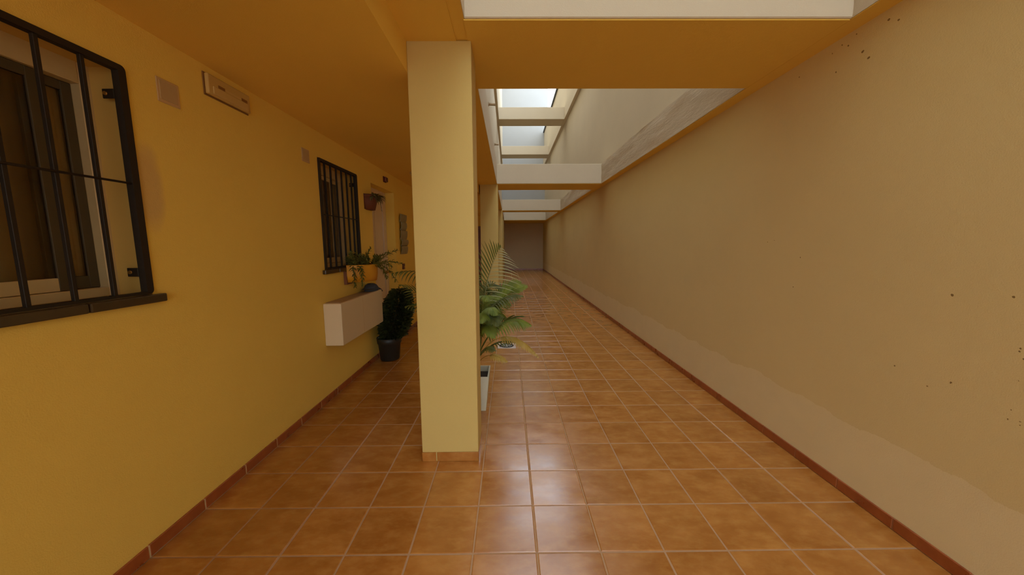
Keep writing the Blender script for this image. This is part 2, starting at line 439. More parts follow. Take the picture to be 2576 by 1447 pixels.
# ---- skirting tiles
def skirt(name, x, sgn, y0, y1, label, skip=(), phase=TY0, joint=None):
    hh = .068
    base = MB().box(min(x, x+sgn*.0092), max(x, x+sgn*.0092), y0, y1, 0, hh-.002).build(name, joint or M_MORTAR)
    struct(base, label, 'skirting')
    k = math.floor((y0-phase)/TILE); bw = wpos(base); cache = {}
    while phase+k*TILE < y1:
        a, b_ = max(phase+k*TILE+.004, y0), min(phase+(k+1)*TILE-.004, y1); k += 1
        cuts = [(a, b_)]
        for s0, s1 in skip:
            cuts = [c for q in cuts for c in ((q[0], min(q[1], s0)), (max(q[0], s1), q[1])) if c[1]-c[0] > .02]
        for a, b_ in cuts:
            key = round(b_-a, 4)
            if key not in cache:
                m2 = MB().box(min(x, x+sgn*.011)-bw.x, max(x, x+sgn*.011)-bw.x, -key/2, key/2, .001, hh, .002)
                bmesh.ops.recalc_face_normals(m2.b, faces=m2.b.faces)
                me = bpy.data.meshes.new('skirting_tile'); m2.b.to_mesh(me); m2.b.free(); me.materials.append(M_SKIRT); cache[key] = me
            o = bpy.data.objects.new('skirting_tile', cache[key]); COL.objects.link(o); o.parent = base
            o.location = Vector((0, (a+b_)/2, random.uniform(-.001, .001))) - Vector((0, bw.y, bw.z))
    return base
skirt('baseboard_left', LX, 1, Y0, 4.9, 'red-brown skirting tiles along the foot of the ochre wall before the white door')
skirt('baseboard_left', LX, 1, 5.85, 13.9, 'red-brown skirting tiles along the foot of the ochre wall beyond the white door')
skirt('baseboard_right', RX, -1, Y0, Y1, 'dark red-brown skirting tiles along the foot of the cream wall', phase=TY0+.12, joint=M_JOINT)
struct(MB().box(-.27, RX, Y1-.012, Y1, 0, .068).build('baseboard_far', M_SKIRT), 'dark skirting along the far end wall', 'skirting')

# ---- pillars
def pillar(y0, y1, label, xl=PXL, xr=PXR):
    hh = .07
    o = MB().box(xl+.004, xr-.004, y0+.004, y1-.004, 0, hh+.01).box(xl, xr, y0, y1, hh, ZS-.004, .006, 2).build('pillar', M_PIL)
    struct(o, label, 'pillar')
    xj = xl+.105
    for a, b_ in ((xl+.001, xj-.004), (xj+.004, xr-.001)):
        MB().box(a, b_, y0-.003, y0+.006, .001, hh, .0015).build('skirting_tile', M_TILE, o)
    yy = y0
    while yy < y1-.05:
        e = min(yy+TILE-.006, y1)
        MB().box(xr-.006, xr+.003, yy+.002, e, .001, hh, .0015).build('skirting_tile', M_TILE, o)
        MB().box(xl-.003, xl+.006, yy+.002, e, .001, hh, .0015).build('skirting_tile', M_TILE, o)
        yy = e+.006
    return o
pillar(2.424, 2.72, 'square yellow rendered pillar in the foreground carrying the beams')
pillar(7.85, 8.3, 'second yellow pillar farther down the corridor behind the palm', -.625, -.235)
pillar(13.5, 13.9, 'third yellow pillar at the end of the low passage', -.645, -.245)

# ------------------------------------------------------------------ windows with iron grilles
def window(W, lab_w, lab_g, leaf_split, curtain_right):
    y0, y1, z0, z1 = W
    w = thing('window_1' if y0 < 2 else 'window_2', lab_w, 'window', (LX, (y0+y1)/2, z0), kind='structure')
    # sill of glazed tiles
    ys = [y0-.05, y0+.25, y0+.576, y1+.045]
    for a, b_ in zip(ys, ys[1:]):
        aa = a+.003; bb = b_-.003
        MB().box(LX+.0005, LX+.034, aa, bb, 1.303, 1.346, .006, 2).build('sill_tile', M_SILL, w)
    MB().box(LX-.15, LX+.001, y0+.001, y1-.001, 1.3355, 1.344).build('sill_slab', M_SILL, w)
    xf = LX-.165
    fz0 = 1.345
    f = MB()
    f.box(xf-.05, xf, y0, y0+.05, fz0, z1, .003).box(xf-.05, xf, y1-.05, y1, fz0, z1, .003)
    f.box(xf-.05, xf, y0+.05, y1-.05, fz0, fz0+.045, .003).box(xf-.05, xf, y0+.05, y1-.05, z1-.10, z1, .003)
    f.build('window_frame', M_ALU, w)
    rv = MB(); e_ = .004
    rv.box(xf-.002, LX-.001, y0, y0+e_, fz0, z1).box(xf-.002, LX-.001, y1-e_, y1, fz0, z1).box(xf-.002, LX-.001, y0+e_, y1-e_, z1-e_, z1)
    rv.build('reveal', M_REVEAL, w)
    ym = leaf_split
    # two sliding leaves on two tracks
    for i, (a, b_, dx) in enumerate(((y0+.05, ym+.028, -.022), (ym-.028, y1-.05, -.046))):
        za, zb = fz0+.047, z1-.102
        s = MB(); t = .042; xa, xb = xf+dx-.016, xf+dx+.004
        s.box(xa, xb, a, a+t, za, zb, .002).box(xa, xb, b_-t, b_, za, zb, .002).box(xa, xb, a+t, b_-t, zb-t, zb, .002)
        so = s.build('sash', (M_SASH if y0 < 2 else M_ALU), w)  # near window stiles browned: their shadow is put into the colour
        MB().box(xa, xb, a+t, b_-t, za, za+.06, .002).build('sash_rail', (M_SASH if (y0 < 2 and i == 1) else M_ALU), so)
        MB().box((xa+xb)/2-.002, (xa+xb)/2+.002, a+t, b_-t, za+.06, zb-t).build('pane', M_GLASS, w)
    MB().box(xf-.098, xf-.092, y0+.01, ym+.03, fz0+.02, z1-.04).build('blind', M_DIMROOM, w)  # sheet behind the left leaf, its colour painted for the unlit room
    # pleated curtain / brown blind behind the right leaf
    mb = MB(); n = 26; pa, pb = ym+.02, y1+.008; prev = None
    for k in range(n+1):
        y = pa+(pb-pa)*k/n; dx = .008*math.sin(k*1.9)
        cur = (mb.b.verts.new((xf-.082+dx, y, fz0+.01)), mb.b.verts.new((xf-.082+dx, y, z1-.03)))
        if prev:
            q = mb.b.faces.new((prev[0], cur[0], cur[1], prev[1])); q.smooth = True
        prev = cur
    mb.build('curtain', (M_CURT if curtain_right else M_BLIND), w)
    q0, q1, q2, q3 = y0-.03, y1+.03, fz0-.05, z1+.03
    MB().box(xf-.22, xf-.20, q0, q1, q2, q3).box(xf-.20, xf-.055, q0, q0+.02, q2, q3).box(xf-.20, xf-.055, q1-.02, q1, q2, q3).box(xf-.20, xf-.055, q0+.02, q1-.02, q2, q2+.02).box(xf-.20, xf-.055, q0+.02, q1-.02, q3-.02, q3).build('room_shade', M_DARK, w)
    # iron grille
    gz0, gz1 = 1.350, z1-.004
    gr = thing('window_grille', lab_g, 'grille', (LX, (y0+y1)/2, gz0))
    xo, xi = LX+.012, LX-.022; ft = .034; a, b_ = y0+.003, y1-.003
    # flat frame with rounded outer corners
    def rr(y0_, y1_, z0_, z1_, r, n=4):
        pts = []
        for cy_, cz_, st in ((y1_-r, z1_-r, 0), (y0_+r, z1_-r, 90), (y0_+r, z0_+r, 180), (y1_-r, z0_+r, 270)):
            for q in range(n+1):
                an = math.radians(st+90*q/n); pts.append((cy_+r*math.cos(an), cz_+r*math.sin(an)))
        return pts
    O = rr(a, b_, gz0, gz1, .022); I = rr(a+ft, b_-ft, gz0+.012, gz1-.028, .004)
    mb = MB(); nO = len(O); ring = []
    for x in (xi, xo):
        ring.append(([mb.b.verts.new((x, *p)) for p in O], [mb.b.verts.new((x, *p)) for p in I]))
    for q in range(nO):
        j = (q+1) % nO
        (o0, i0), (o1, i1) = ring
        mb.b.faces.new((o1[q], o1[j], i1[j], i1[q])); mb.b.faces.new((o0[q], i0[q], i0[j], o0[j]))
        mb.b.faces.new((o0[q], o0[j], o1[j], o1[q])); mb.b.faces.new((i0[q], i1[q], i1[j], i0[j]))
    mb.build('grille_frame', M_IRON, gr)
    bars = [b_-ft/2-.1525*k for k in range(1, 6)] if y0 < 2 else [a+ft/2+(b_-a-ft)*k/7 for k in range(1, 7)]
    for yb_ in bars:
        MB().box(LX-.014, LX+.003, yb_-.008, yb_+.008, gz0+.010, gz1-.027, .0015).build('grille_bar', M_IRON, gr)
    MB().tube([(LX+.004, a+ft-.005, 1.903), (LX+.004, b_-ft+.005, 1.903)], .0055, 8).build('cross_rod', M_IRON, gr)
    for zz in (1.463, 2.322):
        for yy, sg in ((b_-ft, -1), (a+ft, 1)):
            lg = MB().box(LX-.075, LX-.02, yy-.004 if sg < 0 else yy-.002, yy+.002 if sg < 0 else yy+.004, zz-.022, zz+.022, .002)
            o = lg.build('lug', M_IRON, gr)
            MB().tube([(LX-.058, yy-.010, zz), (LX-.058, yy+.010, zz)], .009, 8).build('bolt', M_BRASS, o)
    return w, gr
window(W1, 'white framed sliding window with drawn brown blind, nearest of the two in the ochre wall', 'black iron window grille nearest the viewer, cut off by the photo edge', 1.62, False)
window(W2, 'sliding window with pale curtain above the white wall box', 'black iron grille on the window above the white wall box', 4.17, True)

# ------------------------------------------------------------------ white door in its recess
dr = thing('door_1', 'white front door with round knob recessed in the ochre wall', 'door', (LX-.15, 5.375, 0), kind='structure')
xd = LX-.145
MB().box(xd-.09, xd+.004, 4.90, 4.965, 0, 2.432, .003).box(xd-.09, xd+.004, 5.725, 5.85, 0, 2.432, .003).box(xd-.09, xd+.004, 4.965, 5.725, 2.36, 2.432, .003).build('door_frame', M_DOORW, dr)
leaf = MB().box(xd-.06, xd-.014, 4.967, 5.722, .008, 2.358, .002).build('door_leaf', M_DOORW, dr)
for za, zb in ((.18, .95), (1.12, 2.2)):
    for ya_, yb_ in ((5.05, 5.31), (5.38, 5.64)):
        m2 = MB().box(xd-.014, xd-.008, ya_, yb_, za, zb, .004); m2.build('panel', M_DOORW, leaf)
kn = MB()
pts = [(xd-.016, 0), (xd-.012, .026), (xd+.0, .026), (xd+.002, .012), (xd+.03, .012), (xd+.04, .026), (xd+.06, .03), (xd+.074, .02), (xd+.078, .001)]
seg = 14; rings = []
for x, r in pts:
    rings.append([kn.b.verts.new((x, 5.655+max(r, .0006)*math.cos(2*math.pi*k/seg), 1.165+max(r, .0006)*math.sin(2*math.pi*k/seg))) for k in range(seg)])
for A, B in zip(rings, rings[1:]):
    for k in range(seg):
        q = kn.b.faces.new((A[k], A[(k+1) % seg], B[(k+1) % seg], B[k])); q.smooth = True
kn.build('door_knob', M_BRASS, leaf, label='dull brass knob')
MB().box(LX-.24, LX-.02, 4.902, 5.848, -.004, .004).build('threshold', M_GROUT, dr)
# brown door at the end of the passage
d2 = thing('door_2', 'dark red-brown wooden door at the end of the low passage, glimpsed beside the pillar', 'door', (-1.1, 13.9, 0), kind='structure')
MB().box(-1.62, -1.54, 13.86, 13.899, 0, 2.3, .003).box(-.74, -.66, 13.86, 13.899, 0, 2.3, .003).box(-1.54, -.74, 13.86, 13.899, 2.22, 2.3, .003).build('door_frame', M_WOOD, d2)
l2 = MB().box(-1.538, -.742, 13.87, 13.898, .006, 2.218, .002).build('door_leaf', M_WOOD, d2)
for za, zb in ((.2, 1.0), (1.15, 2.05)):
    MB().box(-1.42, -.86, 13.862, 13.871, za, zb, .004).build('panel', M_WOOD, l2)

# ------------------------------------------------------------------ things on the ochre wall
# emergency light
el = thing('emergency_light', 'beige emergency light fixture high on the ochre wall near the ceiling', 'light', (LX, 2.48, 2.525))
MB().box(LX+.0003, LX+.006, 2.296, 2.664, 2.520, 2.657, .002).build('gasket', M_GASK, el)
MB().box(LX+.005, LX+.030, 2.303, 2.657, 2.528, 2.650, .008, 3).build('housing', M_LAMP, el)
MB().box(LX+.028, LX+.036, 2.335, 2.628, 2.538, 2.584, .004, 2).build('diffuser', M_LAMP2, el)
for yy in (2.405, 2.60):
    MB().box(LX+.0285, LX+.033, yy-.026, yy+.026, 2.588, 2.606, .002, 2).build('lamp_socket', M_GASK, el)
MB().box(LX+.0285, LX+.031, 2.433, 2.572, 2.592, 2.602, .001).build('lamp_tube', M_LAMP2, el)
# plain plaques
for (ya_, yb_, za, zb), lb in (((1.992, 2.122, 2.366, 2.492), 'small square greyish plaque between the near grille and the emergency light'),
                               ((3.30, 3.425, 2.355, 2.475), 'small square greyish plaque left of the farther grille')):
    t_ = thing('wall_plaque', lb, 'plaque', (LX, (ya_+yb_)/2, za))
    MB().box(LX+.0003, LX+.005, ya_, yb_, za, zb, .003).build('plaque_rim', M_PLATE2, t_)
    MB().box(LX+.004, LX+.007, ya_+.014, yb_-.014, za+.016, zb-.012, .002).build('plaque_face', M_PLATE, t_)
# siren
t_ = thing('alarm_siren', 'small dark red alarm box high above the white door', 'alarm', (LX, 5.44, 2.53))
MB().box(LX+.0003, LX+.012, 5.385, 5.497, 2.528, 2.612, .003).build('back_box', M_RED, t_)
MB().box(LX+.011, LX+.045, 5.392, 5.490, 2.535, 2.605, .012, 3).build('cover', M_RED, t_)
for k in range(3):
    MB().box(LX+.044, LX+.047, 5.41, 5.472, 2.55+.016*k, 2.556+.016*k, .001).build('louvre', M_DARK, t_)
# doorbell
t_ = thing('doorbell', 'small dark red doorbell box on the wall below the slate hanging', 'doorbell', (LX, 6.19, 1.168))
MB().box(LX+.0003, LX+.022, 6.14, 6.24, 1.168, 1.268, .006, 2).build('housing', M_RED, t_)
MB().tube([(LX+.020, 6.19, 1.21), (LX+.028, 6.19, 1.21)], .016, 12).build('button', M_BRASS, t_)
# wall hanging: five wavy slates
t_ = thing('wall_hanging', 'vertical hanging of five wavy grey-green slates beside the white door', 'wall decoration', (LX, 6.25, 1.43))
zz = 1.435; hs = [.135, .11, .15, .14, .13]
for k, hh in enumerate(hs):
    mb = MB(); n = 8; ya_ = 6.055+.012*((k*3) % 2); yb_ = 6.40+.02*((k*2) % 3)-.04*(k/4)
    fr = []; bk = []
    for q in range(n+1):
        z = zz+hh*q/n; x = LX+.022+.016*math.sin(math.pi*q/n)*(1 if k % 2 else .5)+.020*q/n
        fr.append((x, z)); bk.append((x-.012, z))
    mb.prism(fr+bk[::-1], 'y', ya_, yb_)
    mb.build('slate', M_SLATE, t_)
    zz += hh+.004
MB().box(LX+.0003, LX+.009, 6.20, 6.23, 1.44, 2.12, .002).build('hanging_strap', M_TWIG, t_)
# round wreath farther along, half hidden by the pillar
t_ = thing('wall_wreath', 'woven wreath high on the ochre wall, half hidden behind the near pillar', 'wall decoration', (LX, 7.25, 2.36))
ring = [(LX+.035+.008*math.sin(k*2.1), 7.27+.15*math.cos(2*math.pi*k/28), 2.50+.15*math.sin(2*math.pi*k/28)) for k in range(29)]
MB().tube(ring, [.022+.007*math.sin(k*2.7) for k in range(29)], 8, False).build('ring', M_TWIG, t_)
for k in range(9):
    an = k*.7; c = Vector((LX+.055, 7.27+.15*math.cos(an), 2.50+.15*math.sin(an)))
    MB().lathe([(.001, 0), (.02, .006), (.024, .016), (.012, .026), (.001, .028)], c-Vector((0, 0, .014)), 8).build('flower', M_SPIKE if k % 2 else M_CURT, t_)
# ceiling lamp
t_ = thing('ceiling_lamp', 'small round lamp on the low ochre ceiling left of the near pillar', 'lamp', (-1.44, 5.6, ZC))
MB().lathe([(.001, 0), (.085, 0), (.085, -.018), (.06, -.022), (.001, -.022)], (-1.44, 5.6, ZC-.0005), 20).build('base', M_LAMP, t_)
MB().lathe([(.07, -.022), (.066, -.045), (.045, -.065), (.02, -.074), (.001, -.076)], (-1.44, 5.6, ZC), 20).build('lamp_glass', M_LAMP2, t_)
# spouts above
for (yy, zz, xe), lb in (((7.93, 4.578, -.27), 'small drain spout on the pale upper wall, nearer one'), ((11.02, 4.594, -.29), 'small drain spout on the pale upper wall, farther one')):
    t_ = thing('drain_spout', lb, 'pipe', (-.42, yy, zz))
    MB().tube([(-.425, yy, zz), (xe, yy, zz-.01)], .028, 10).build('pipe', M_PIPE, t_)
    MB().tube([(-.4195, yy, zz), (-.408, yy, zz)], .045, 12).build('collar', M_PIPE, t_)
# white box
bx = thing('wall_box', 'white painted box fixed low on the ochre wall below the barred window', 'wall box', (LX+.09, 4.05, .575))
MB().box(LX+.0005, -1.687, 3.475, 4.615, .578, 1.012, .008, 2).build('body', M_BOX, bx)
MB().box(LX+.006, -1.712, 3.52, 4.60, 1.0115, 1.0155, .001).build('top_plate', M_BOXTOP, bx, label='brown top, shade put into its colour')  # shade on the box top is painted in as a brown plate
MB().box(-1.6875, -1.6862, 4.00, 4.003, .60, 1.0).build('door_joint', M_PLATE2, bx)
# cap on the box
cp_ = thing('cloth_cap', 'dark navy cloth cap lying on the white wall box', 'cap', (-1.765, 4.42, 1.0156))
mb = MB(); seg = 20
prof = [(.098, 0), (.104, .018), (.098, .045), (.078, .072), (.045, .088), (.001, .092)]
rings = []
for r, z in prof:
    rings.append([mb.b.verts.new((-1.770+.80*r*math.cos(a)*(1+.06*math.sin(3*a+z*30)), 4.475+1.18*r*math.sin(a)*(1+.05*math.cos(2*a)), 1.0158+z*(.95+.10*math.sin(a*2+1)))) for a in [2*math.pi*k/seg for k in range(seg)]])
for A, B in zip(rings, rings[1:]):
    for k in range(seg):
        q = mb.b.faces.new((A[k], A[(k+1) % seg], B[(k+1) % seg], B[k])); q.smooth = True
mb.build('crown', M_NAVY, cp_)
mb = MB(); up = []; dn = []
for k in range(13):
    a = math.pi+math.pi*k/12
    up.append((-1.77+.085*math.cos(a), 4.385+.13*math.sin(a)))
brim = MB()
nr = 4; vs = []
for j in range(nr+1):
    s = j/nr
    vs.append([brim.b.verts.new((-1.77+(.072+.012*s)*math.cos(math.pi+math.pi*k/12), 4.40+(.02+.135*s)*math.sin(math.pi+math.pi*k/12), 1.030+.022*(1-s)+.018*math.cos(math.pi*(k-6)/12)*s)) for k in range(13)])
for j in range(nr):
    for k in range(12):
        q = brim.b.faces.new((vs[j][k], vs[j][k+1], vs[j+1][k+1], vs[j+1][k])); q.smooth = True
r = bmesh.ops.solidify(brim.b, geom=brim.b.faces[:], thickness=.010)
brim.build('brim', M_NAVY, cp_)
MB().tube([(-1.775, 4.57, 1.05), (-1.745, 4.60, 1.045), (-1.70, 4.625, 1.01), (-1.69, 4.645, .985)], [.012, .011, .010, .007], 8).build('strap', M_NAVY, cp_)

# ------------------------------------------------------------------ plants
def sprig(mb, p, d, length, leaf, n, width, sag=.25, wob=.15, rnd=random):
    """a twig with needle leaves; returns the twig line"""
    p = Vector(p); d = Vector(d).normalized(); pts = [p.copy()]; k = 8
    for i in range(k):
        d = (d+Vector((rnd.uniform(-wob, wob), rnd.uniform(-wob, wob), rnd.uniform(-wob, wob)-sag))*.22).normalized()
        p = p+d*length/k; pts.append(p.copy())
    for i in range(n):
        s = (i+.5)/n*k; a = int(s); q = pts[a].lerp(pts[min(a+1, k)], s-a); t = (pts[min(a+1, k)]-pts[a]).normalized()
        o = t.orthogonal().normalized(); ang = i*2.4+rnd.uniform(-.4, .4)
        o = (o*math.cos(ang)+t.cross(o)*math.sin(ang)).normalized()
        dirn = (o*.8+t*.65).normalized(); ll = leaf*rnd.uniform(.7, 1.15)*(1-.35*i/n)
        sd = dirn.cross(t)
        sd = sd.normalized() if sd.length > 1e-3 else t.orthogonal().normalized()
        mid = q+dirn*ll*.5; end = q+dirn*ll+Vector((0, 0, -ll*.18))
        mb.strip([q, mid, end], [width*.5, width, width*.12], [sd]*3)
    return pts
# yellow half-round wall pot with trailing rosemary-like plant
px, py, R_ = LX+.036, 4.205, .245
yp = thing('yellow_wall_pot', 'yellow half-round wall pot with trailing needle-leaved plant beside the barred window', 'plant pot', (px, py, 1.170))
A0, A1 = -math.pi/2, math.pi/2
mb = MB().lathe([(R_*.93, 1.172), (R_*.99, 1.25), (R_, 1.35), (R_*1.02, 1.367), (R_*.97, 1.371), (R_*.95, 1.35), (R_*.90, 1.195)], (px, py, 0), 20, A0, A1)
mb.disc((px, py), R_*.93, 1.172, 20, A0, A1)
mb.build('pot', M_YPOT, yp)
MB().box(LX+.0005, px, py-R_-.006, py+R_+.006, 1.150, 1.302, .003).build('back_plate', M_TERRA2, yp, label='red-brown back plate')
MB().disc((px, py), R_*.94, 1.34, 20, A0, A1).build('soil', M_SOIL, yp)
rnd = random.Random(5)
specs = []
for i in range(20):
    a = A0+(A1-A0)*rnd.random(); rr_ = R_*rnd.uniform(.25, .92)
    b0 = (px+rr_*math.cos(a), py+rr_*math.sin(a)*.9, 1.341)
    specs.append((b0, (math.cos(a)*.4+rnd.uniform(-.2, .3), math.sin(a)*.4+rnd.uniform(-.3, .25), rnd.uniform(.7, 1.2)), rnd.uniform(.09, .17), .1))
# long trailing branches read off the photograph
specs += [((px+.05, py-.2, 1.355), (.25, -.5, .1), .30, 1.6), ((px+.12, py-.19, 1.355), (.3, -.4, .1), .28, 1.7), ((px+.07, py-.20, 1.355), (.1, -.5, .9), .20, .3),
          ((px+.2, py+.0, 1.355), (.8, 0, .45), .36, .5), ((px+.2, py+.05, 1.355), (.8, .1, .8), .34, .3), ((px+.2, py-.03, 1.355), (.9, -.1, .5), .26, .5),
          ((px+.18, py+.08, 1.355), (.7, .2, .25), .36, 1.3), ((px+.1, py-.05, 1.355), (.5, -.1, 1.2), .24, .2), ((px+.15, py+.1, 1.355), (.7, .3, 1.0), .26, .2),
          ((px+.22, py+.04, 1.355), (1.0, .2, .2), .22, 1.7)]
for b0, d, ll, sag in specs:
    mb = MB(); pts = sprig(mb, b0, d, ll, .062, 34, .0085, sag, .25, rnd)
    mb.tube(pts, .0028, 4)
    mb.build('branch', M_FERN, yp)
# terracotta half-round wall pot
qx, qy, r_ = LX+.004, 4.765, .128
tp = thing('terracotta_wall_pot', 'small brown terracotta wall pot with spiky plant beside the door top', 'plant pot', (qx, qy, 2.05))
mb = MB().lathe([(r_*.68, 2.055), (r_*.88, 2.16), (r_*.96, 2.22), (r_*1.0, 2.222), (r_, 2.252), (r_*.92, 2.254), (r_*.88, 2.23), (r_*.62, 2.07)], (qx, qy, 0), 18, A0, A1)
mb.disc((qx, qy), r_*.68, 2.055, 18, A0, A1)
mb.build('pot', M_TERRA, tp)
MB().box(LX+.0005, qx, qy-r_, qy+r_, 2.06, 2.256).build('back_plate', M_TERRA, tp)
MB().disc((qx, qy), r_*.85, 2.235, 18, A0, A1).build('soil', M_SOIL, tp)
mb = MB(); rnd = random.Random(8)
for i in range(90):
    a = rnd.uniform(-1.5, 1.5); el_ = rnd.uniform(-.3, 1.1)
    p = Vector((qx+r_*rnd.uniform(.75, 1.15)*math.cos(a*.6), qy+r_*.6*math.sin(a), 2.225+.03*rnd.random())); d = Vector((1.0*math.cos(a)*1.0, .55*math.sin(a), el_)).normalized()
    ll = rnd.uniform(.07, .13); pts = [p]
    for k in range(4):
        d = (d+Vector((0, 0, -.42))).normalized(); pts.append(pts[-1]+d*ll/4)
    sd = d.cross(Vector((0, 0, 1))).normalized()
    mb.strip(pts, [.005, .011, .0105, .006, .0008], [sd]*5)
mb.build('foliage', M_SPIKE, tp, kind='stuff')
mb = MB(); pts = sprig(mb, (qx+.125, qy-.03, 2.245), (.5, 0, -.3), .22, .03, 10, .004, 2.2, .2, rnd); mb.tube(pts, .003, 4); mb.build('branch', M_SPIKE, tp)
# dark shrub in a black pot
sx_, sy_ = -1.682, 4.79
sh = thing('potted_shrub', 'dense dark green shrub in a black plastic pot on the floor past the white box', 'potted plant', (sx_, sy_, 0))
mb = MB().lathe([(.001, .004), (.120, .004), (.128, .012), (.150, .235), (.160, .240), (.168, .318), (.160, .322), (.154, .316), (.146, .26), (.001, .26)], (sx_, sy_, 0), 28)
mb.build('pot', M_BLKPOT, sh)
MB().lathe([(.147, .276), (.08, .284), (.001, .288)], (sx_, sy_, 0), 20).build('soil', M_SOIL, sh)
rnd = random.Random(3)
for i in range(6):
    a = i*1.05; MB().tube([(sx_+.02*math.cos(a), sy_+.02*math.sin(a), .27), (sx_+.05+.05*math.cos(a), sy_+.05*math.sin(a), .5), (sx_+.12+.09*math.cos(a), sy_+.02+.09*math.sin(a), .82)], [.008, .006, .003], 5).build('stem', M_TWIG, sh)
mb = MB()
def leaf(mb, p, d, ll, w, rnd):
    d = d.normalized(); sd = d.cross(Vector((rnd.uniform(-1, 1), rnd.uniform(-1, 1), rnd.uniform(-1, 1)))).normalized()
    mb.strip([p, p+d*ll*.35, p+d*ll*.7, p+d*ll+Vector((0, 0, -ll*.15))], [w*.2, w, w*.85, w*.1], [sd]*4)
cnt = 0
while cnt < 4200:
    z = rnd.uniform(.30, .97); tt = (z-.30)/.67
    cx = sx_+.03+.14*tt; cy_ = sy_+.02+.05*tt
    rad = .07+.135*math.sin(min(1, .18+tt*.80)*math.pi)**.8
    a = rnd.uniform(0, 2*math.pi); rr_ = rad*math.sqrt(rnd.uniform(.0, 1))
    p = Vector((cx+rr_*math.cos(a), cy_+rr_*math.sin(a), z))
    if p.x < LX+.02: continue
    if p.y < 4.63 and .56 < p.z < 1.03 and p.x < -1.67: continue
    d = Vector((math.cos(a), math.sin(a), rnd.uniform(-.1, .9)))
    e = p+d.normalized()*.09
    if e.x < LX+.012 or (e.y < 4.62 and e.x < -1.67 and e.z > .56): continue
    leaf(mb, p, d, rnd.uniform(.045, .075), .013, rnd); cnt += 1
mb.build('foliage', M_SHRUB, sh, kind='stuff')

# areca palm in a pale square planter behind the near pillar
pc = Vector((-.37, 3.34, 0))
pm = thing('potted_palm', 'feathery green palm in a pale square planter behind the near pillar', 'potted plant', (pc.x, pc.y, 0))
def ringq(mb, hw, z):
    return [mb.b.verts.new((pc.x+sx2*hw, pc.y+sy2*hw*.95, z)) for sx2, sy2 in ((-1, -1), (1, -1), (1, 1), (-1, 1))]
mb = MB(); lv = [ringq(mb, h_, z) for h_, z in ((.138, 0.001), (.172, .35), (.158, .35), (.152, .28))]
mb.b.faces.new(lv[0]); mb.b.faces.new(lv[3])
for A, B in zip(lv, lv[1:]):
    for k in range(4): mb.b.faces.new((A[k], A[(k+1) % 4], B[(k+1) % 4], B[k]))
mb.build('planter', M_GREYPOT, pm)
MB().box(pc.x-.150, pc.x+.150, pc.y-.142, pc.y+.142, .27, .298, .006).build('soil', M_SOIL, pm)
rnd = random.Random(21)
for i in range(7):
    a = i*.9+.3; b0 = Vector((pc.x+.05*math.cos(a), pc.y+.05*math.sin(a), .29))
    MB().tube([b0, b0+Vector((.02*math.cos(a), .02*math.sin(a), .2)), b0+Vector((.05*math.cos(a), .05*math.sin(a), .42))], [.014, .011, .007], 7).build('stem', M_STALK, pm)
def bez(p, n):
    p = [Vector(q) for q in p]; out = []
    for i in range(n+1):
        t = i/n
        if len(p) == 3: out.append(p[0]*(1-t)**2+p[1]*2*t*(1-t)+p[2]*t*t)
        else: out.append(p[0]*(1-t)**3+p[1]*3*t*(1-t)**2+p[2]*3*t*t*(1-t)+p[3]*t**3)
    return out
def frond(ctrl, mat, normal, leaf_len=.26, n=17, w=.0075, start=.28, droop=.5, fwd=.75, sides=(1, -1), rad=.0045):
    pts = bez(ctrl, 24); mb = MB()
    mb.tube(pts, [rad*(1-.8*i/24) for i in range(25)], 5)
    nrm = Vector(normal).normalized()
    for i in range(n):
        s = start+(1-start)*(i+.3)/n; f = s*24; a = min(int(f), 23); q = pts[a].lerp(pts[a+1], f-a); t = (pts[a+1]-pts[a]).normalized()
        sd = t.cross(nrm)
        if sd.length < .05: sd = t.orthogonal()
        sd.normalize(); env = math.sin(math.pi*min(1, .22+.78*(i+.5)/n))**.6*(1-.35*(i/n)**3)
        for sg in sides:
            ll = leaf_len*env*rnd.uniform(.85, 1.08); d = (sd*sg+t*fwd*(1+.8*i/n)+nrm*.18).normalized()
            lp = [q.copy()]; k = 5
            for j in range(k):
                d = (d+Vector((0, 0, -droop*.22))).normalized(); lp.append(lp[-1]+d*ll/k)
            wd = d.cross(Vector((rnd.uniform(-.3, .3), rnd.uniform(-1.0, -.4), rnd.uniform(.3, .9)))).normalized()
            mb.strip(lp, [w*.5, w, w, w*.8, w*.5, w*.05], [wd]*6)
    for v in mb.b.verts:
        if v.co.y < 2.73 and PXL-.01 < v.co.x < PXR+.012:
            if v.co.x > -.30: v.co.x = PXR+.012+.1*(v.co.x-PXL)*.05
            elif v.co.x < -.58: v.co.x = PXL-.012
            else: v.co.y = 2.732
        if v.co.z < .01: v.co.z = .01
    return mb.build('frond', mat, pm)
cz = .62
B_ = lambda dx=0, dy=0, z=.5: (pc.x+dx, pc.y+dy, z)
# tall frond to the upper right, blade facing the viewer
frond([B_(.05, 0, .6), (-.27, 3.3, 1.05), (-.19, 3.25, 1.42), (-.07, 3.15, 1.575)], M_PALMD, (-.1, -1, .15), .27, 18, .0068, .36, .30, .85, (-1, ))
frond([B_(.06, 0, .6), (-.265, 3.31, 1.05), (-.185, 3.26, 1.42), (-.065, 3.16, 1.57)], M_PALM2, (-.1, -1, .15), .34, 16, .0046, .36, .65, .50, (1, ))
